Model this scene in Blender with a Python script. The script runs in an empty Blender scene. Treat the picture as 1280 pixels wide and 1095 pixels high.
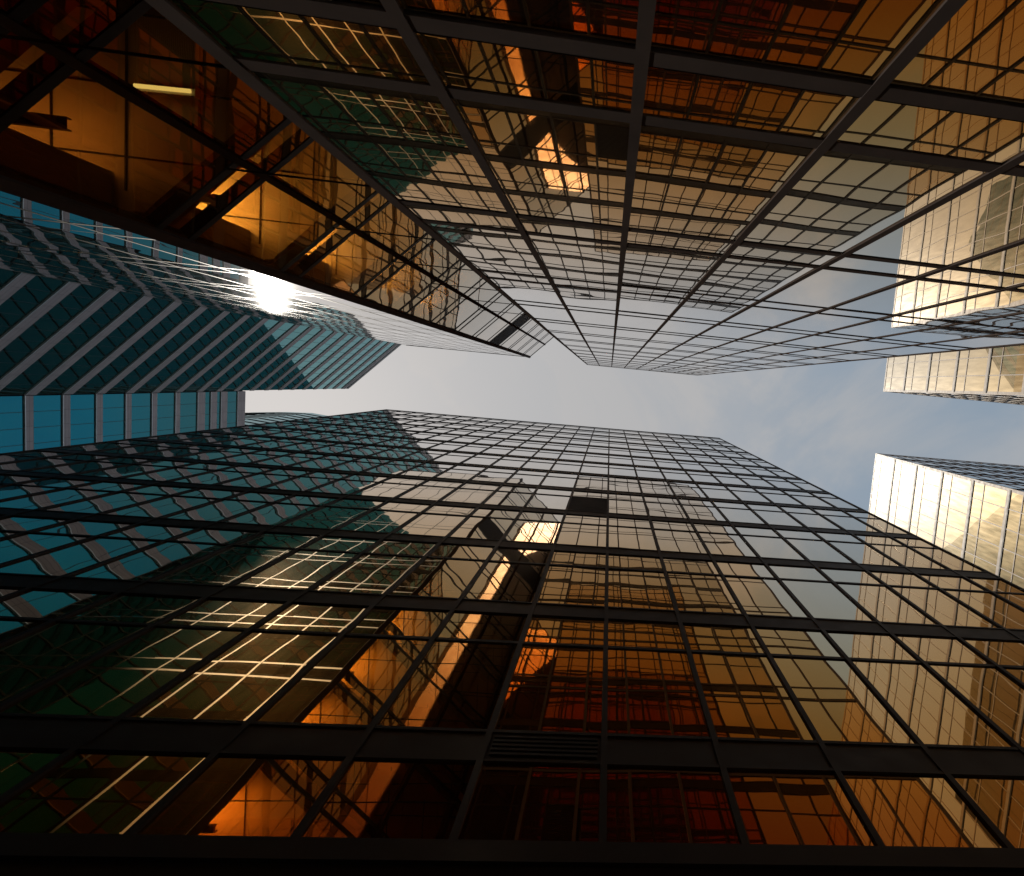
import bpy, bmesh, math, random
from mathutils import Vector, Matrix

sc = bpy.context.scene
COL = sc.collection
rnd = random.Random(7)

# ------------------------------------------------------------------ camera
EYE = 1.6
RIGHT = Vector((0.98950, -0.09233, -0.11121))
DOWN = Vector((0.07894, 0.98971, -0.11935))
FWD = Vector((0.12108, 0.10932, 0.98660))
cam_d = bpy.data.cameras.new('camera')
cam = bpy.data.objects.new('camera', cam_d)
COL.objects.link(cam)
m = Matrix.Identity(4)
for i, v in enumerate((RIGHT, -DOWN, -FWD)):
    for j in range(3):
        m[j][i] = v[j]
m[2][3] = EYE
cam.matrix_world = m
cam_d.sensor_fit = 'HORIZONTAL'
cam_d.sensor_width = 36.0
cam_d.lens = 889.72 / 1280 * 36.0
cam_d.shift_x = -222.74 / 1280
cam_d.shift_y = 39.73 / 1280
cam_d.clip_start = 0.05
cam_d.clip_end = 6000
sc.camera = cam

# ------------------------------------------------------------------ sun and sky
SUN = Vector((-0.4433, 0.086, 1.0)).normalized()
SUN_EL = math.asin(SUN.z)
SUN_AZ = math.atan2(SUN.x, SUN.y)          # clockwise from +Y
sun_d = bpy.data.lights.new('sun', 'SUN')
sun_d.energy = 4.0
sun_d.angle = math.radians(0.53)
sun_d.color = (1.0, 0.93, 0.82)
sun = bpy.data.objects.new('sun', sun_d)
COL.objects.link(sun)
sun.rotation_euler = (-SUN).to_track_quat('-Z', 'Y').to_euler()

world = bpy.data.worlds.new('World')
sc.world = world
world.use_nodes = True
nt = world.node_tree
nt.nodes.clear()
N, L = nt.nodes.new, nt.links.new
out = N('ShaderNodeOutputWorld')
bg = N('ShaderNodeBackground')
sky = N('ShaderNodeTexSky')
sky.sky_type = 'NISHITA'
sky.sun_disc = False
sky.sun_elevation = SUN_EL
sky.sun_rotation = SUN_AZ
sky.air_density = 1.0
sky.dust_density = 3.0
sky.ozone_density = 1.0
bg.inputs['Strength'].default_value = 0.10
tc = N('ShaderNodeTexCoord')
# thin white veil that thickens round the sun, and a few wisps of cloud
dot = N('ShaderNodeVectorMath'); dot.operation = 'DOT_PRODUCT'
dot.inputs[1].default_value = SUN
L(tc.outputs['Generated'], dot.inputs[0])
veil = N('ShaderNodeMapRange'); veil.interpolation_type = 'SMOOTHSTEP'
veil.inputs['From Min'].default_value = 0.66
veil.inputs['From Max'].default_value = 0.96
veil.inputs['To Min'].default_value = 0.0
veil.inputs['To Max'].default_value = 0.92
L(dot.outputs['Value'], veil.inputs['Value'])
noi = N('ShaderNodeTexNoise')
noi.inputs['Scale'].default_value = 3.2
noi.inputs['Detail'].default_value = 7.0
noi.inputs['Roughness'].default_value = 0.58
noi.inputs['Distortion'].default_value = 0.6
L(tc.outputs['Generated'], noi.inputs['Vector'])
wisp = N('ShaderNodeMapRange'); wisp.interpolation_type = 'SMOOTHSTEP'
wisp.inputs['From Min'].default_value = 0.46
wisp.inputs['From Max'].default_value = 0.68
wisp.inputs['To Min'].default_value = 0.0
wisp.inputs['To Max'].default_value = 0.7
L(noi.outputs['Fac'], wisp.inputs['Value'])
mx = N('ShaderNodeMath'); mx.operation = 'ADD'; mx.use_clamp = True
L(veil.outputs['Result'], mx.inputs[0]); L(wisp.outputs['Result'], mx.inputs[1])
hz = N('ShaderNodeMix'); hz.data_type = 'RGBA'          # haze: blue-grey away from the sun, white round it
L(mx.outputs[0], hz.inputs['Factor'])
hz.inputs['A'].default_value = (2.75, 3.45, 4.2, 1)
hz.inputs['B'].default_value = (4.6, 4.57, 4.55, 1)
mixc = N('ShaderNodeMix'); mixc.data_type = 'RGBA'
mixc.inputs['Factor'].default_value = 0.92
L(sky.outputs['Color'], mixc.inputs['A'])
L(hz.outputs['Result'], mixc.inputs['B'])
L(mixc.outputs['Result'], bg.inputs['Color'])
L(bg.outputs['Background'], out.inputs['Surface'])

sc.view_settings.view_transform = 'Standard'
sc.view_settings.look = 'None'
sc.view_settings.exposure = 0.0
sc.view_settings.gamma = 1.0
sc.render.engine = 'CYCLES'
cy = sc.cycles
cy.max_bounces = 14
cy.glossy_bounces = 12
cy.diffuse_bounces = 3
cy.transparent_max_bounces = 12
cy.transmission_bounces = 4
cy.caustics_reflective = True
cy.blur_glossy = 0.3
cy.sample_clamp_indirect = 6.0
cy.use_denoising = True

# ------------------------------------------------------------------ materials
def mat(name):
    ma = bpy.data.materials.new(name)
    ma.use_nodes = True
    t = ma.node_tree
    t.nodes.clear()
    o = t.nodes.new('ShaderNodeOutputMaterial')
    return ma, t, o

def glass(name, stops, wave=0.0046, wscale=0.5, haze=0.05, hrough=0.16, see=None, film=(0.30, 0.22, 0.15)):
    """mirror glass: tinted face-on, neutral at a glancing angle, rolled so that each pane waves differently"""
    ma, t, o = mat(name)
    n, l = t.nodes.new, t.links.new
    geo = n('ShaderNodeNewGeometry'); tex = n('ShaderNodeTexCoord'); oi = n('ShaderNodeObjectInfo')
    a = n('ShaderNodeMath'); a.operation = 'MULTIPLY_ADD'
    l(geo.outputs['Random Per Island'], a.inputs[0]); a.inputs[1].default_value = 83.0
    b = n('ShaderNodeMath'); b.operation = 'MULTIPLY'; l(oi.outputs['Random'], b.inputs[0]); b.inputs[1].default_value = 41.0
    l(b.outputs[0], a.inputs[2])
    add = n('ShaderNodeVectorMath'); add.operation = 'ADD'
    l(tex.outputs['Object'], add.inputs[0]); l(a.outputs[0], add.inputs[1])
    no = n('ShaderNodeTexNoise'); no.inputs['Scale'].default_value = wscale
    no.inputs['Detail'].default_value = 1.0; no.inputs['Roughness'].default_value = 0.35
    l(add.outputs[0], no.inputs['Vector'])
    bu = n('ShaderNodeBump'); bu.inputs['Strength'].default_value = 1.0; bu.inputs['Distance'].default_value = wave
    l(no.outputs['Fac'], bu.inputs['Height'])
    lw = n('ShaderNodeLayerWeight'); lw.inputs['Blend'].default_value = 0.5
    mc = n('ShaderNodeValToRGB')                       # reflectance by cosine of the viewing angle
    l(lw.outputs['Facing'], mc.inputs['Fac'])
    el = mc.color_ramp.elements
    for k, (c, rgb) in enumerate(stops):
        e = el[k] if k < 2 else el.new(1 - c)
        e.position = 1 - c; e.color = (*rgb, 1)
    g = n('ShaderNodeBsdfGlossy'); g.inputs['Roughness'].default_value = 0.0
    l(mc.outputs['Color'], g.inputs['Color']); l(bu.outputs['Normal'], g.inputs['Normal'])
    g2 = n('ShaderNodeBsdfGlossy'); g2.inputs['Roughness'].default_value = hrough
    l(mc.outputs['Color'], g2.inputs['Color'])
    ms = n('ShaderNodeMixShader')
    # patches of dust film
    dn = n('ShaderNodeTexNoise'); dn.inputs['Scale'].default_value = 1.7; dn.inputs['Detail'].default_value = 5.0
    st = n('ShaderNodeVectorMath'); st.operation = 'MULTIPLY'; st.inputs[1].default_value = (2.2, 2.2, 0.3)
    l(add.outputs[0], st.inputs[0]); l(st.outputs[0], dn.inputs['Vector'])
    dm = n('ShaderNodeMapRange'); dm.inputs['From Min'].default_value = 0.3; dm.inputs['From Max'].default_value = 0.7
    dm.inputs['To Min'].default_value = haze * 0.65; dm.inputs['To Max'].default_value = haze * 1.35
    l(dn.outputs['Fac'], dm.inputs['Value']); l(dm.outputs['Result'], ms.inputs['Fac'])
    l(g.outputs[0], ms.inputs[1]); l(g2.outputs[0], ms.inputs[2])
    df = n('ShaderNodeBsdfDiffuse'); df.inputs['Color'].default_value = (*film, 1)     # thin film of grime
    mf = n('ShaderNodeMixShader'); fm = n('ShaderNodeMath'); fm.operation = 'MULTIPLY'; fm.inputs[1].default_value = 0.8
    l(dm.outputs['Result'], fm.inputs[0]); l(fm.outputs[0], mf.inputs['Fac'])
    l(ms.outputs[0], mf.inputs[1]); l(df.outputs[0], mf.inputs[2])
    last = mf
    if see:
        inv = n('ShaderNodeMath'); inv.operation = 'SUBTRACT'; inv.inputs[0].default_value = 1.0; l(lw.outputs['Facing'], inv.inputs[1])
        tcx = n('ShaderNodeMix'); tcx.data_type = 'RGBA'
        sq = n('ShaderNodeMath'); sq.operation = 'POWER'; sq.use_clamp = True; l(inv.outputs[0], sq.inputs[0]); sq.inputs[1].default_value = 0.6
        l(sq.outputs[0], tcx.inputs['Factor']); tcx.inputs['A'].default_value = (0, 0, 0, 1); tcx.inputs['B'].default_value = (*see, 1)
        tr = n('ShaderNodeBsdfTransparent'); l(tcx.outputs['Result'], tr.inputs['Color'])
        ad = n('ShaderNodeAddShader'); l(last.outputs[0], ad.inputs[0]); l(tr.outputs[0], ad.inputs[1])
        last = ad
    l(last.outputs[0], o.inputs['Surface'])
    return ma

def metal(name, col, rough=0.4, metallic=0.6, var=0.25, scale=3.0, spec=0.25):
    ma, t, o = mat(name)
    n, l = t.nodes.new, t.links.new
    p = n('ShaderNodeBsdfPrincipled'); p.inputs['Metallic'].default_value = metallic
    p.inputs['Specular IOR Level'].default_value = spec
    tex = n('ShaderNodeTexCoord'); no = n('ShaderNodeTexNoise'); no.inputs['Scale'].default_value = scale; no.inputs['Detail'].default_value = 6
    l(tex.outputs['Object'], no.inputs['Vector'])
    mc = n('ShaderNodeMix'); mc.data_type = 'RGBA'; l(no.outputs['Fac'], mc.inputs['Factor'])
    mc.inputs['A'].default_value = (*[c * (1 - var) for c in col], 1); mc.inputs['B'].default_value = (*[min(1, c * (1 + var)) for c in col], 1)
    l(mc.outputs['Result'], p.inputs['Base Color'])
    mr = n('ShaderNodeMapRange'); mr.inputs['To Min'].default_value = rough * 0.8; mr.inputs['To Max'].default_value = min(1, rough * 1.25)
    l(no.outputs['Fac'], mr.inputs['Value']); l(mr.outputs['Result'], p.inputs['Roughness'])
    l(p.outputs[0], o.inputs['Surface'])
    return ma

def stone(name, col, joint, bw=1.6, bh=0.5):
    ma, t, o = mat(name)
    n, l = t.nodes.new, t.links.new
    p = n('ShaderNodeBsdfPrincipled'); p.inputs['Roughness'].default_value = 0.75
    uv = n('ShaderNodeUVMap')
    br = n('ShaderNodeTexBrick'); br.offset = 0.0
    br.inputs['Color1'].default_value = (*col, 1); br.inputs['Color2'].default_value = (*[c * 0.88 for c in col], 1)
    br.inputs['Mortar'].default_value = (*joint, 1); br.inputs['Scale'].default_value = 1.0
    br.inputs['Mortar Size'].default_value = 0.02; br.inputs['Brick Width'].default_value = bw; br.inputs['Row Height'].default_value = bh
    l(uv.outputs['UV'], br.inputs['Vector'])
    no = n('ShaderNodeTexNoise'); no.inputs['Scale'].default_value = 0.6; no.inputs['Detail'].default_value = 8
    l(uv.outputs['UV'], no.inputs['Vector'])
    mr = n('ShaderNodeMapRange'); mr.inputs['To Min'].default_value = 0.75; mr.inputs['To Max'].default_value = 1.2; l(no.outputs['Fac'], mr.inputs['Value'])
    mu = n('ShaderNodeMix'); mu.data_type = 'RGBA'; mu.blend_type = 'MULTIPLY'; mu.inputs['Factor'].default_value = 1
    l(br.outputs['Color'], mu.inputs['A']); l(mr.outputs['Result'], mu.inputs['B'])
    l(mu.outputs['Result'], p.inputs['Base Color']); l(p.outputs[0], o.inputs['Surface'])
    return ma

GOLD = [(1.0, (0.58, 0.25, 0.09)), (0.0, (0.98, 0.98, 0.98)), (0.56, (0.62, 0.30, 0.115)), (0.45, (0.69, 0.41, 0.16)),
        (0.34, (0.74, 0.54, 0.31)), (0.22, (0.82, 0.70, 0.56)), (0.10, (0.92, 0.90, 0.88))]
AMBER = [(c, tuple(v * (0.62 if c > 0.4 else 0.85 if c > 0.15 else 1.0) for v in rgb)) for c, rgb in GOLD]
PALE = [(1.0, (0.56, 0.36, 0.16)), (0.0, (0.97, 0.97, 0.97)), (0.5, (0.70, 0.55, 0.34)), (0.36, (0.80, 0.74, 0.63)), (0.2, (0.88, 0.86, 0.82))]
TEAL = [(1.0, (0.012, 0.12, 0.17)), (0.0, (0.9, 0.97, 0.98)), (0.55, (0.016, 0.20, 0.28)), (0.46, (0.055, 0.20, 0.215)), (0.36, (0.10, 0.28, 0.29)), (0.26, (0.22, 0.44, 0.46)), (0.1, (0.5, 0.72, 0.75))]
NAVY = [(1.0, (0.006, 0.07, 0.075)), (0.0, (0.6, 0.75, 0.8)), (0.5, (0.008, 0.10, 0.105)), (0.3, (0.03, 0.17, 0.18))]
M = dict(
    gold=glass('gold_mirror_glass', GOLD, haze=0.05, hrough=0.05),
    gold_clear=glass('gold_window_glass', AMBER, see=(0.75, 0.30, 0.045), wave=0.0075, wscale=0.45),
    gold_strip=glass('gold_strip_glass', [(c, tuple(v * 0.9 for v in q)) for c, q in GOLD], haze=0.02, hrough=0.27),
    gold_far=glass('gold_mirror_glass_far', PALE, wave=0.005, wscale=0.4, haze=0.07, hrough=0.36),
    teal=glass('teal_mirror_glass', TEAL, wave=0.003, haze=0.05),
    teal_dark=glass('dark_teal_glass', NAVY, wave=0.0015, haze=0.03),
    slate=metal('slate_panel', (0.035, 0.055, 0.062), 0.6, 0.0),
    bronze=metal('dark_bronze_frame', (0.014, 0.010, 0.008), 0.55, 0.0),
    grey=metal('grey_anodised_frame', (0.105, 0.085, 0.078), 0.9, 0.0, spec=0.0),
    champagne=metal('champagne_frame', (0.23, 0.20, 0.17), 0.48, 1.0),
    tan=metal('tan_anodised_frame', (0.30, 0.225, 0.155), 0.5, 0.0),
    satin=metal('satin_bronze_panel', (0.055, 0.021, 0.005), 0.46, 1.0, 0.85, 0.9),
    pale=metal('pale_metal_trim', (0.55, 0.55, 0.55), 0.35, 0.5),
    black=metal('black_louvre', (0.018, 0.018, 0.02), 0.6, 0.1),
    core=metal('dark_interior', (0.02, 0.016, 0.013), 0.9, 0.0),
    plaster=metal('ceiling_plaster', (0.5, 0.46, 0.4), 0.9, 0.0, 0.1),
    column=metal('column_cladding', (0.45, 0.36, 0.27), 0.6, 0.0, 0.1),
    granite=stone('mauve_granite_band', (0.36, 0.30, 0.30), (0.14, 0.12, 0.12)),
    concrete=metal('concrete', (0.3, 0.29, 0.27), 0.9, 0.0),
)
ma, t, o = mat('lit_tube')
em = t.nodes.new('ShaderNodeEmission'); em.inputs['Color'].default_value = (0.42, 0.68, 1.0, 1); em.inputs['Strength'].default_value = 3.0
t.links.new(em.outputs[0], o.inputs['Surface'])
M['tube'] = ma
ma, t, o = mat('added_warm_glow')  # emission of the added strips, in place of reflected sunlight
em = t.nodes.new('ShaderNodeEmission'); em.inputs['Color'].default_value = (1.0, 0.70, 0.40, 1); em.inputs['Strength'].default_value = 13.0
t.links.new(em.outputs[0], o.inputs['Surface'])
M['added_warm_glow'] = ma
ma, t, o = mat('added_bright_glow')  # stronger emission for added strips where the bounced sun should glow most
em = t.nodes.new('ShaderNodeEmission'); em.inputs['Color'].default_value = (1.0, 0.90, 0.6, 1); em.inputs['Strength'].default_value = 95.0
t.links.new(em.outputs[0], o.inputs['Surface'])
M['added_bright_glow'] = ma

# ------------------------------------------------------------------ helpers
def tag(o, label=None, cat=None, group=None, kind=None):
    if label: o['label'] = label
    if cat: o['category'] = cat
    if group: o['group'] = group
    if kind: o['kind'] = kind
    return o

def empty(name, loc, label, cat, group=None):
    o = bpy.data.objects.new(name, None)
    COL.objects.link(o)
    o.location = loc
    o.empty_display_size = 1
    return tag(o, label, cat, group)

class MB:
    """collects faces in world coordinates; build() links them as one mesh under a thing"""
    def __init__(self):
        self.v, self.f, self.uv = [], [], []
    def quad(self, a, b, c, d, uv=None):
        i = len(self.v)
        self.v += [a, b, c, d]
        self.f.append((i, i + 1, i + 2, i + 3))
        self.uv.append(uv or ((0, 0), (1, 0), (1, 1), (0, 1)))
    def hexa(self, p):
        """p: 8 corners, 0-3 bottom ring, 4-7 top ring"""
        i = len(self.v)
        self.v += p
        for q in ((3, 2, 1, 0), (4, 5, 6, 7), (0, 1, 5, 4), (1, 2, 6, 5), (2, 3, 7, 6), (3, 0, 4, 7)):
            self.f.append(tuple(i + k for k in q))
            w = (p[q[1]] - p[q[0]]).length; h = (p[q[2]] - p[q[1]]).length
            z = p[q[0]].z
            self.uv.append(((0, z), (w, z), (w, z + h), (0, z + h)))
    def box(self, x0, x1, y0, y1, z0, z1):
        V = Vector
        self.hexa([V((x0, y0, z0)), V((x1, y0, z0)), V((x1, y1, z0)), V((x0, y1, z0)),
                   V((x0, y0, z1)), V((x1, y0, z1)), V((x1, y1, z1)), V((x0, y1, z1))])
    def prism(self, pts, z0, z1):
        n = len(pts); i = len(self.v)
        self.v += [Vector((x, y, z0)) for x, y in pts] + [Vector((x, y, z1)) for x, y in pts]
        for k in range(n):
            j = (k + 1) % n
            w = (Vector(pts[j]) - Vector(pts[k])).length
            self.f.append((i + k, i + j, i + n + j, i + n + k)); self.uv.append(((0, z0), (w, z0), (w, z1), (0, z1)))
        self.f.append(tuple(i + n + k for k in range(n))); self.uv.append(tuple((x, y) for x, y in pts))
        self.f.append(tuple(i + k for k in reversed(range(n)))); self.uv.append(tuple((x, y) for x, y in reversed(pts)))
    def build(self, name, material, parent=None, smooth=False):
        off = parent_loc(parent) if parent else Vector((0, 0, 0))
        me = bpy.data.meshes.new(name)
        me.from_pydata([tuple(v - off) for v in self.v], [], self.f)
        lay = me.uv_layers.new(name='UVMap')
        k = 0
        for uvs in self.uv:
            for u in uvs:
                lay.data[k].uv = u; k += 1
        me.materials.append(material)
        if smooth:
            for p in me.polygons: p.use_smooth = True
        o = bpy.data.objects.new(name, me)
        COL.objects.link(o)
        if parent: o.parent = parent
        return o

def parent_loc(p):
    v = Vector(p.location)
    while p.parent:
        p = p.parent; v = v + Vector(p.location)
    return v

class Face:
    """a vertical facade plane: u runs along the wall, d sticks out of it, z is height above the street"""
    def __init__(self, origin, along, normal):
        self.o = Vector((*origin, 0)); self.a = Vector((*along, 0)).normalized(); self.n = Vector((*normal, 0)).normalized()
        self.flip = self.a.cross(Vector((0, 0, 1))).dot(self.n) < 0
    def p(self, u, d, z):
        return self.o + self.a * u + self.n * d + Vector((0, 0, z))
    def box(self, mb, u0, u1, d0, d1, z0, z1):
        P = self.p
        r = [(u0, d1), (u1, d1), (u1, d0), (u0, d0)]
        if self.flip: r = r[::-1]
        mb.hexa([P(u, d, z0) for u, d in r] + [P(u, d, z1) for u, d in r])
    def pane(self, mb, u0, u1, z0, z1, tilt=0.0016, d=0.02):
        a, b, c = (rnd.uniform(-tilt, tilt) for _ in range(3))
        w, h = (u1 - u0) / 2, (z1 - z0) / 2
        q = [self.p(u0, d - a * w - b * h, z0), self.p(u1, d + a * w - b * h, z0), self.p(u1, d + a * w + b * h, z1), self.p(u0, d - a * w + b * h, z1)]
        uv = [(u0, z0), (u1, z0), (u1, z1), (u0, z1)]
        if self.flip: q.reverse(); uv.reverse()
        mb.quad(*q, uv)

def windows(root, cells, limit, eye, key=None):
    """cells: (face, u0, u1, z0, z1, [split heights], material).  The `limit` nearest become windows, the rest one mass."""
    def near(c):
        f, u0, u1, z0, z1 = c[:5]
        p = f.p((u0 + u1) / 2, 0, (z0 + z1) / 2) - eye
        return p.length
    cells = sorted(cells, key=key or near)
    rest = {}
    for k, (f, u0, u1, z0, z1, cuts, m_) in enumerate(cells):
        mb = MB() if k < limit else rest.setdefault(m_.name, MB())
        zs = [z0] + [c for c in cuts if z0 < c < z1] + [z1]
        for a, b in zip(zs, zs[1:]): f.pane(mb, u0, u1, a, b)
        if k < limit: mb.build('window', m_, root)
    for nm, mb in rest.items():
        tag(mb.build('windows', bpy.data.materials[nm], root), kind='stuff')

EYEV = Vector((0, 0, EYE))
H = lambda z: z + EYE                       # heights below are measured above the eye

# ------------------------------------------------------------------ street
g = MB(); g.box(-700, 700, -700, 700, -0.5, 0.0)
tag(g.build('ground', M['concrete']), kind='structure')

# ------------------------------------------------------------------ tower B : the near tower across the bottom of the picture
DB = 4.4
W = 1.397
rootB = empty('office_tower', (-4, DB, 0), 'gold mirror glass tower with dark bronze grid of panes, filling the whole lower half', 'building')
fB = Face((0, DB), (1, 0), (0, -1))
uL, uR = -20.7, 11.2
muB = [0.277 + W * k for k in range(-15, 8)] + [uR]
muB[0] = uL
bandB = [8.18 + 5.17 * k for k in range(12)]
roofB = 70.2
baseB = 6.29
mb = MB(); mb.box(uL + 0.05, uR - 0.05, DB + 0.22, DB + 26, 0, H(roofB)); mb.build('core', M['core'], rootB)
for u in muB:
    mb = MB(); fB.box(mb, u - 0.038, u + 0.038, -0.2, 0.055, H(baseB), H(roofB) + 0.1)
    mb.build('mullion', M['bronze'], rootB)
for z in bandB:
    mb = MB(); fB.box(mb, uL, uR, -0.2, 0.035, H(z) - 0.30, H(z) + 0.30)
    s = mb.build('spandrel', M['bronze'], rootB)
    for zz in (-0.335, 0.335):
        mb = MB(); fB.box(mb, uL, uR, -0.2, 0.05, H(z) + zz - 0.035, H(z) + zz + 0.035); mb.build('rail', M['bronze'], s)
    if z + 3.38 < roofB:
        mb = MB(); fB.box(mb, uL, uR, -0.2, 0.04, H(z) + 3.38 - 0.05, H(z) + 3.38 + 0.05); mb.build('transom', M['bronze'], rootB)
mb = MB(); fB.box(mb, uL, uR, -0.2, 0.06, H(roofB) - 0.3, H(roofB)); mb.build('parapet', M['bronze'], rootB)
mb = MB(); fB.box(mb, uL, uR, -0.3, 0.09, H(baseB) - 0.25, H(baseB) + 0.05); mb.build('sill_beam', M['bronze'], rootB)
mb = MB(); fB.box(mb, uL, uR, -0.3, 0.05, H(baseB) - 1.6, H(baseB) - 0.26); mb.build('fascia', M['core'], rootB)
cells = []
lou = None
for k in range(len(muB) - 1):
    u0, u1 = muB[k] + 0.04, muB[k + 1] - 0.04
    cells.append((fB, u0, u1, H(baseB) + 0.05, H(bandB[0]) - 0.36, [], M['gold']))
    for z, z2 in zip(bandB, bandB[1:] + [roofB + 0.06]):
        if abs((u0 + u1) / 2 + 0.42) < 0.3 and abs(z - bandB[3]) < 0.1:
            mb = MB()
            for i in range(28):
                zz = H(z) + 0.38 + i * (2.93 / 28)
                fB.box(mb, u0, u1, -0.06, 0.03, zz, zz + 0.06)
            fB.box(mb, u0, u1, -0.15, -0.07, H(z) + 0.36, H(z) + 3.32)
            lou = mb.build('louvre', M['black'], rootB)
            cells.append((fB, u0, u1, H(z) + 3.44, H(z2) - 0.36, [], M['gold']))
            continue
        cells.append((fB, u0, u1, H(z) + 0.36, H(z2) - 0.36, [H(z) + 3.38], M['gold']))
windows(rootB, cells, 100, EYEV)
for z in (bandB[0],):
    u0, u1 = [(muB[k], muB[k + 1]) for k in range(len(muB) - 1) if muB[k] < -0.4 < muB[k + 1]][0]
    mb = MB()
    for i in range(5): fB.box(mb, u0 + 0.08, u1 - 0.08, 0.03, 0.06, H(z) - 0.24 + i * 0.1, H(z) - 0.19 + i * 0.1)
    mb.build('vent_grille', M['black'], rootB)
# right-hand end wall of B
fBe = Face((uR, DB), (0, 1), (1, 0))
cells = []
for k in range(18):
    for z, z2 in zip(bandB, bandB[1:] + [roofB]):
        cells.append((fBe, 0.05 + W * k, 0.05 + W * (k + 1), H(z) + 0.36, H(z2) - 0.36, [], M['gold']))
windows(rootB, cells, 0, EYEV)

# ------------------------------------------------------------------ tower T : straight overhead, top of the picture
DT = 1.896
WT = 1.39
rootT = empty('office_tower', (3.6, -DT, 0), 'gold mirror glass tower with grey fins leaning in from the upper edge, nearest overhead', 'building')
fT = Face((-2.654, -DT), (1, 0), (0, 1))
lowT = [4.34, 8.95, 13.95, 18.8, 24.0, 29.0, 34.2, 39.6, 44.8, 50.1, 55.5, 60.8, 66.0, 71.2, 76.4]
roofT = 81.3
uT = [u + 2.654 for u in (-2.654, -1.3, 0.035, 1.42, 2.785, 4.167, 5.53, 6.98, 8.44, 9.86)]
nT = 9
wT = uT[-1]
mb = MB(); mb.box(-2.654 + 0.25, -2.654 + wT - 0.25, -40, -DT - 0.25, 0, H(roofT)); mb.build('core', M['core'], rootT)
for k, u in enumerate(uT):
    hw = 0.062 if k in (0, nT) else 0.042
    mb = MB(); fT.box(mb, u - hw, u + hw, -0.22, 0.035, 0.0, H(roofT) + 0.1); mb.build('mullion', M['grey'], rootT)
for k, z in enumerate(lowT):
    for dz in (0.0, 0.96):
        h = 0.09 if k < 2 else 0.065
        mb = MB(); fT.box(mb, 0.0, wT, -0.2, 0.03, H(z + dz) - h, H(z + dz) + h); mb.build('transom', M['grey'], rootT)
mb = MB(); fT.box(mb, 0, wT, -0.22, 0.05, H(roofT) - 0.25, H(roofT)); mb.build('parapet', M['grey'], rootT)
cells = []
for k in range(nT):
    u0, u1 = uT[k] + 0.035, uT[k + 1] - 0.035
    cells.append((fT, u0, u1, 0.4, H(lowT[0]) - 0.13, [], M['gold']))
    for z, z2 in zip(lowT, lowT[1:] + [roofT]):
        cells.append((fT, u0, u1, H(z) + 0.13, H(z2) - 0.13, [H(z) + 0.96], M['gold']))
windows(rootT, cells, 100, EYEV)
fTr = Face((-2.654 + wT, -DT), (0, -1), (1, 0))
cells = [(fTr, 0.08 + W * k, 0.04 + W * (k + 1), H(z) + 0.2, H(z2) - 0.2, [], M['gold']) for k in range(26) for z, z2 in zip(lowT, lowT[1:] + [roofT])]
windows(rootT, cells, 0, EYEV)
# left flank of T, lit by the sun, seen only in the other towers' glass
fTl = Face((-2.654, -DT), (0, -1), (-1, 0))
mb = MB(); fTl.box(mb, 0.12, 5.7, -0.25, 0.0, 0, H(roofT)); mb.build('side_panel', M['satin'], rootT)
for k in range(1, 5):
    mb = MB(); fTl.box(mb, k * 1.2 - 0.03, k * 1.2 + 0.03, -0.1, 0.03, 0, H(roofT)); mb.build('side_mullion', M['grey'], rootT)

# ------------------------------------------------------------------ tower W : angled corner bay and the glancing wall, left of T
S2 = math.sqrt(0.5)
rootW = empty('office_tower', (-9, -8, 0), 'amber glass tower with angled corner bay and black louvre storey, left of the overhead tower', 'building')
c0 = (-8.37, -1.96)
fC = Face(c0, (S2, -S2), (S2, S2))
fS = Face(c0, (-1, 0), (0, 1))
lenC, lenS = 7.95, 12.15
lowC = [4.25, 9.25, 14.25, 19.15, 24.1, 29.05, 34.0, 38.95, 43.9, 48.9, 53.9, 58.84, 63.9, 68.95]
roofW = 75.2
def inset(d):
    return [(-20.5 + d, -1.96 - d), (c0[0] - d * 0.4, -1.96 - d), (-2.75 - d, -7.55 - d * 1.4), (-2.75 - d, -34), (-20.5 + d, -34)]
mb = MB(); mb.prism(inset(0.35)[::-1], H(38.95) + 0.95, H(roofW)); mb.build('core', M['core'], rootW)
muC = [0.0, 2.01, 3.96, 5.93, 7.9]
for k, u in enumerate(muC):
    hw = 0.10 if k in (0,) else 0.06
    mb = MB(); fC.box(mb, u - hw, u + hw, -0.2, 0.10, 0, H(roofW) + 0.1); mb.build('mullion', M['grey'], rootW)
muS = [WT * k for k in range(9)] + [lenS]
for u in muS[1:]:
    mb = MB(); fS.box(mb, u - 0.035, u + 0.035, -0.2, 0.025, 0, H(roofW) + 0.1); mb.build('mullion', M['champagne'], rootW)
for z in lowC:
    for dz in (0.0, 1.0):
        mb = MB()
        fC.box(mb, 0.11, lenC, -0.2, 0.035, H(z + dz) - 0.09, H(z + dz) + 0.09); mb.build('transom', M['bronze'], rootW)
        mb = MB()
        fS.box(mb, 0.11, lenS, -0.2, 0.022, H(z + dz) - 0.06, H(z + dz) + 0.06); mb.build('transom', M['champagne'], rootW)
mb = MB(); fC.box(mb, 0.11, lenC, -0.2, 0.05, H(roofW) - 0.2, H(roofW)); fS.box(mb, 0.11, lenS, -0.2, 0.05, H(roofW) - 0.2, H(roofW)); mb.build('parapet', M['grey'], rootW)
cells = []
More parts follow.
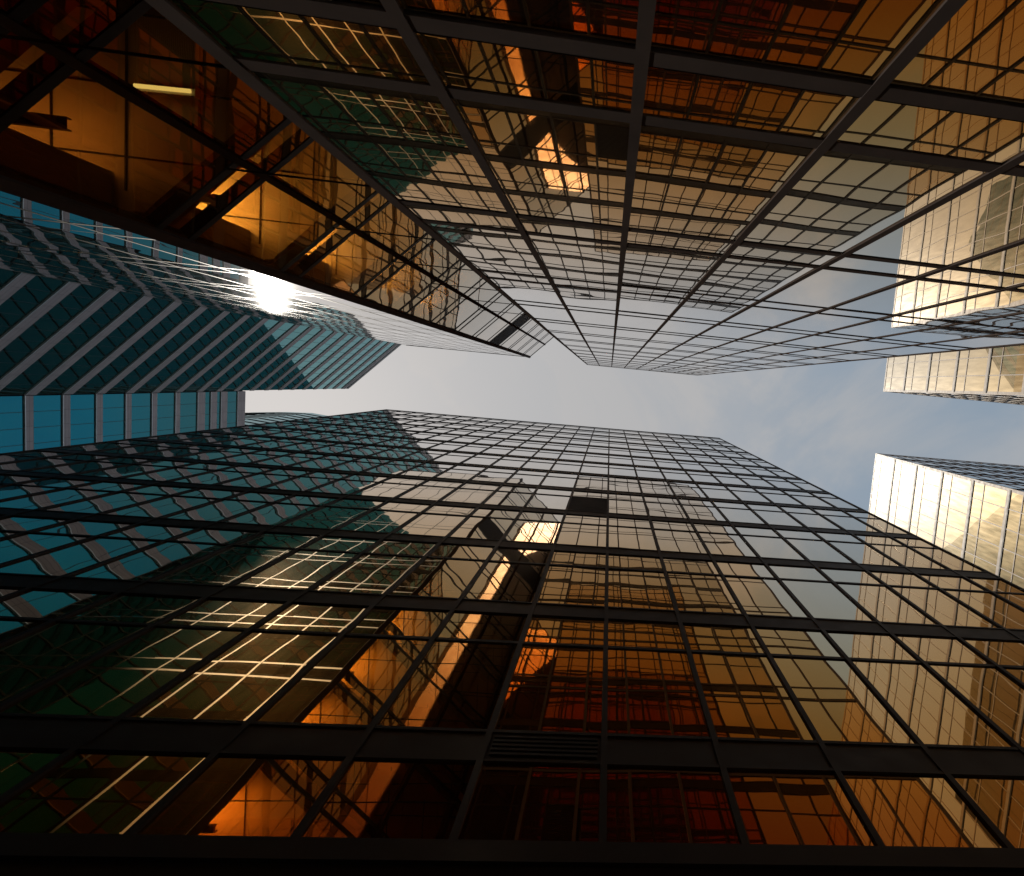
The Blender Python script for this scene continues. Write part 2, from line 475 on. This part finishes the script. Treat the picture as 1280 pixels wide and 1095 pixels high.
for f, mus in ((fC, muC), (fS, muS)):
    for a, b in zip(mus, mus[1:]):
        u0, u1 = a + 0.04, b - 0.04
        cells.append((f, u0, u1, 0.4, H(lowC[0]) - 0.1, [], M['gold_strip' if f is fS else 'gold_clear']))
        for z, z2 in zip(lowC, lowC[1:] + [roofW]):
            low = z < 39.5
            gm = (M['gold_strip'] if low else M['gold']) if f is fS else M['gold_clear'] if low else M['gold']
            if f is fC and abs(z - 48.9) < 0.1:
                cells.append((f, u0, u1, H(z) + 0.11, H(z) + 0.89, [], M['gold']))
                continue
            cells.append((f, u0, u1, H(z) + 0.11, H(z2) - 0.11, [H(z) + 1.0], gm))
windows(rootW, cells, 100, EYEV, key=lambda c: (c[0] is fS, c[3]))
mb = MB()
for i in range(30):
    zz = H(49.9) + 0.13 + i * 0.126
    fC.box(mb, 0.12, lenC, -0.05, 0.02, zz, zz + 0.07)
fC.box(mb, 0.12, lenC, -0.3, -0.1, H(49.9) + 0.1, H(53.9) - 0.1)
mb.build('louvre', M['black'], rootW)
# the rooms behind the amber corner glass
for z in lowC[:8]:
    mb = MB(); mb.prism([(x, y) for x, y in inset(0.3)][::-1], H(z) - 0.05, H(z) + 0.9)
    s = mb.build('floor_slab', M['plaster'], rootW)
    mb = MB()                                                   # tile grid and dark beams under each ceiling
    for i in range(9):
        mb.box(-20.0, -3.2, -3.2 - 1.2 * i, -3.17 - 1.2 * i, H(z) - 0.08, H(z) - 0.05)
    for i in range(13):
        x = -19.6 + 1.2 * i
        mb.box(x, x + 0.03, -13.0, -2.4 if x < -8.9 else min(-2.4, -x - 11.4), H(z) - 0.08, H(z) - 0.05)
    mb.build('ceiling_grid', M['bronze'], s)
for (cx, cy_) in ((-9.3, -2.62), (-12.1, -2.62), (-6.6, -5.4), (-4.4, -7.9), (-14.9, -2.62)):
    mb = MB(); mb.box(cx - 0.28, cx + 0.28, cy_ - 0.28, cy_ + 0.28, 0, H(39)); mb.build('column', M['column'], rootW)
mb = MB(); mb.box(-20, -3.2, -13.2, -13.0, 0, H(39)); mb.build('back_wall', M['plaster'], rootW)

# ceiling tube in the corner room
lamp = empty('tube_lamp', (-7.2, -4.9, H(14.0)), 'lit pale fluorescent tube under the ceiling behind amber corner glass', 'lamp')
def tube(p, q, r, n=10):
    mb = MB(); ax = (q - p).normalized(); s = ax.orthogonal().normalized(); t_ = ax.cross(s)
    for k in range(n):
        a, b = 2 * math.pi * k / n, 2 * math.pi * (k + 1) / n
        va, vb = (s * math.cos(a) + t_ * math.sin(a)) * r, (s * math.cos(b) + t_ * math.sin(b)) * r
        mb.quad(p + va, p + vb, q + vb, q + va)
    i = len(mb.v)
    return mb
def ray(x, y, h):
    v = Matrix((RIGHT, DOWN, FWD)).transposed() @ Vector(((x - 640 - 222.74) / 889.72, (y - 547.5 - 39.73) / 889.72, 1))
    return Vector((v.x / v.z * h, v.y / v.z * h, H(h)))
p, q = ray(168, 107, 13.95), ray(238, 114, 13.95)
tube(p, q, 0.035).build('tube', M['tube'], lamp)
mb = MB(); d = (q - p).normalized(); sd = Vector((-d.y, d.x, 0)) * 0.06
for a, b in ((p - d * 0.05, q + d * 0.05),):
    mb.hexa([a - sd + Vector((0, 0, .05)), b - sd + Vector((0, 0, .05)), b + sd + Vector((0, 0, .05)), a + sd + Vector((0, 0, .05)),
             a - sd + Vector((0, 0, .2)), b - sd + Vector((0, 0, .2)), b + sd + Vector((0, 0, .2)), a + sd + Vector((0, 0, .2))])
mb.build('batten', M['plaster'], lamp)

# added hidden lamp strips standing in for bounced sun behind the corner glass
storey = ['lowest', 'second', 'third', 'fourth', 'fifth', 'sixth', 'seventh']
for k in range(7):
    zc = H(lowC[k + 1]) - 0.05
    up = empty('added_glow_lamp', (-11.6, -3.35, zc - 1.1), 'added hidden lamp standing in for bounced sunlight in the %s amber storey behind the corner glass' % storey[k], 'lamp', 'added lamps standing in for bounced sun')
    mb = MB()
    mb.box(-14.2, -9.0, -3.45, -3.43, zc - 1.1, zc - 0.98); mb.box(-14.2, -9.0, -3.27, -3.25, zc - 1.1, zc - 0.98)
    mb.box(-14.2, -9.0, -3.43, -3.27, zc - 1.1, zc - 1.08)
    mb.build('added_trough', M['bronze'], up)
    mb = MB(); mb.box(-14.15, -9.05, -3.41, -3.29, zc - 1.06, zc - 1.03); mb.build('added_glow_strip', M['added_bright_glow' if k in (2, 3, 4, 5) else 'added_warm_glow'], up)

# ------------------------------------------------------------------ the two gold towers on the right
def right_tower(y0, y1, side, label):
    X0, X1, roof = 28.9, 62.0, 73.5
    root = empty('office_tower', ((X0 + X1) / 2, (y0 + y1) / 2, 0), label, 'building')
    ya, yb = min(y0, y1), max(y0, y1)
    mb = MB(); mb.box(X0 + 0.2, X1, ya + 0.2, yb - 0.2, 0, H(roof)); mb.build('core', M['core'], root)
    s = 1 if y1 > y0 else -1
    f1 = Face((X0, y0), (0, s), (-1, 0))
    f2 = Face((X0, y0), (1, 0), (0, -s))
    bands = [68.4 - 5.2 * k for k in range(13)]
    cells = []
    for f, length in ((f1, abs(y1 - y0)), (f2, X1 - X0)):
        n = int(length / 1.43)
        for k in range(n + 1):
            mb = MB(); f.box(mb, k * 1.43 - 0.035, k * 1.43 + 0.035, -0.2, 0.045, 0, H(roof) + 0.05); mb.build('mullion', M['tan'], root)
        for z in bands:
            mb = MB(); f.box(mb, 0.06, n * 1.43, -0.2, 0.03, H(z) - 0.19, H(z) + 0.19); sp = mb.build('spandrel', M['tan'], root)
            mb = MB(); f.box(mb, 0.06, n * 1.43, -0.2, 0.07, H(z) - 0.34, H(z) - 0.195); mb.build('rail', M['bronze'], sp)
            mb = MB(); f.box(mb, 0.06, n * 1.43, -0.2, 0.05, H(z) + 3.3 - 0.05, H(z) + 3.3 + 0.05); mb.build('transom', M['tan'], root)
        mb = MB(); f.box(mb, 0.06, n * 1.43, -0.2, 0.05, H(roof) - 0.3, H(roof)); mb.build('parapet', M['tan'], root)
        for k in range(n):
            for z, z2 in zip(bands, [roof + 0.1] + bands):
                cells.append((f, k * 1.43 + 0.04, (k + 1) * 1.43 - 0.04, H(z) + 0.19, H(z2) - 0.34, [H(z) + 3.3], M['gold_far']))
    windows(root, cells, 100, Vector((X0, y0, H(roof))))
right_tower(-1.9, -46, 'north', 'pale gold glass tower on the right edge above the sky gap, behind the overhead tower')
right_tower(4.81, 50, 'south', 'sunlit pale gold glass tower on the right edge below the gap, beyond the bottom tower')

# ------------------------------------------------------------------ teal tower at the left: angled wall and lower wing
D = 60.0
rootA = empty('teal_tower', (-62, -12, 0), 'tall teal glass tower with mauve stone bands on an angled wall and a lower wing', 'building')
E2 = (-D, 6.7)
fD = Face(E2, (S2, -S2), (S2, S2))
fW = Face(E2, (0, 1), (1, 0))
roofD, roofWg, lenD, lenW = 174.0, 126.5, 36.8, 7.0
Q = fD.p(lenD, 0, 0)
mb = MB(); mb.prism([(E2[0] - .4, E2[1] - .1), (Q.x - .4, Q.y), (Q.x - .4, Q.y - 7), (-100, Q.y - 7), (-100, E2[1] - .1)][::-1], 0, H(roofD)); mb.build('core', M['core'], rootA)
mb = MB(); mb.prism([(-D - .3, E2[1]), (-100, E2[1]), (-100, E2[1] + lenW), (-D - .3, E2[1] + lenW)][::-1], 0, H(roofWg)); mb.build('wing_core', M['core'], rootA)
zb = [81.4 + 5.196 * k for k in range(-15, 18)]
cells = []
def band(f, u0, u1, z, h, root):
    mb = MB(); f.box(mb, u0, u1, -0.3, 0.12, H(z), H(z + h)); b_ = mb.build('stone_band', M['granite'], root)
    mb = MB(); f.box(mb, u0, u1, -0.3, 0.16, H(z) - 0.1, H(z) - 0.004); mb.build('drip_edge', M['pale'], b_)
for z in zb:
    if z < roofD - 2: band(fD, 0.0, lenD, z, 1.45, rootA)
    if z < 110: band(fW, 0.14, lenW, z, 1.05, rootA)
for z, h in ((112.8, 1.9), (116.3, 1.7), (119.2, 1.8), (124.2, 2.4)): band(fW, 0.14, lenW, z, h, rootA)
for z, h in ((roofD - 4.2, 0.7), (roofD - 2.6, 0.7), (roofD - 1.0, 1.0)): band(fD, 0.0, lenD, z, h, rootA)
for k in range(int(lenD / 1.6)):
    cells += [(fD, k * 1.6 + 0.03, (k + 1) * 1.6 - 0.03, H(z + 1.0), H(min(roofD, z + 5.15)), [], M['teal']) for z in zb if z < roofD - 3]
fE = Face((Q.x, Q.y), (0, -1), (1, 0))
for z in zb:
    if z < roofD - 2: band(fE, 0.14, 6.9, z, 1.45, rootA)
for k in range(4):
    cells += [(fE, 0.14 + k * 1.7, 0.08 + (k + 1) * 1.7, H(z + 1.4), H(min(roofD, z + 5.15)), [], M['teal']) for z in zb if z < roofD - 3]
wz = [z for z in zb if z < 110] + [112.8, 116.3, 119.2, 124.2]
wing = []
for k in range(4):
    wing += [(fW, 0.14 + k * 1.7 + 0.03, 0.14 + (k + 1) * 1.7 - 0.03, H(a + 1.0), H(b + 0.05), [], M['teal']) for a, b in zip(wz, wz[1:])]
windows(rootA, wing + cells, 100, EYEV, key=lambda c: (c[0] is fD, -c[3]))
mb = MB()
for k in range(int(lenD / 1.6) + 1): fD.box(mb, k * 1.6 - 0.022, k * 1.6 + 0.022, -0.2, 0.022, 0, H(roofD - 1))
for k in range(1, 5): fW.box(mb, 0.14 + k * 1.7 - 0.03, 0.14 + k * 1.7 + 0.03, -0.2, 0.03, 0, H(roofWg - 2))
mb.build('glazing_bars', M['slate'], rootA)

# ------------------------------------------------------------------ round-cornered tower peeping over B
rootR = empty('curved_tower', (-62, 34, 0), 'pale teal tower with a curved banded top peeping over the bottom tower beside the wing', 'building')
pl = [(-112, 20.5), (-98, 17.4), (-88, 15.4), (-80, 14.6), (-74, 14.3), (-69, 14.8), (-65.5, 16.6), (-62.6, 19.6), (-56, 24.9), (-47.5, 32.0), (-36, 41.4), (-40.0, 58.0)]
roofR = 190.0
mb = MB(); mb.prism(pl + [(-112, 58)], 0, H(roofR)); mb.build('core', M['core'], rootR)
cells = []
for a, b in zip(pl, pl[1:]):
    va, vb = Vector(a), Vector(b); dd = vb - va
    f = Face(a, dd, (dd.y, -dd.x))
    n = max(1, round(dd.length / 3))
    for k in range(40):
        z = roofR - 4.6 * (k + 1)
        if z < 2: break
        for i in range(n):
            cells.append((f, dd.length * i / n + .012, dd.length * (i + 1) / n - .012, H(z) + 0.25, H(z) + 4.6, [], M['teal_dark']))
for k in range(40):
    z = roofR - 4.6 * (k + 1)
    mb = MB()
    for a, b in zip(pl, pl[1:]):
        dd = Vector(b) - Vector(a); Face(a, dd, (dd.y, -dd.x)).box(mb, 0, dd.length, -0.1, 0.12, H(z), H(z) + 0.25)
    mb.build('floor_band', M['slate'], rootR)
windows(rootR, cells, 0, EYEV)
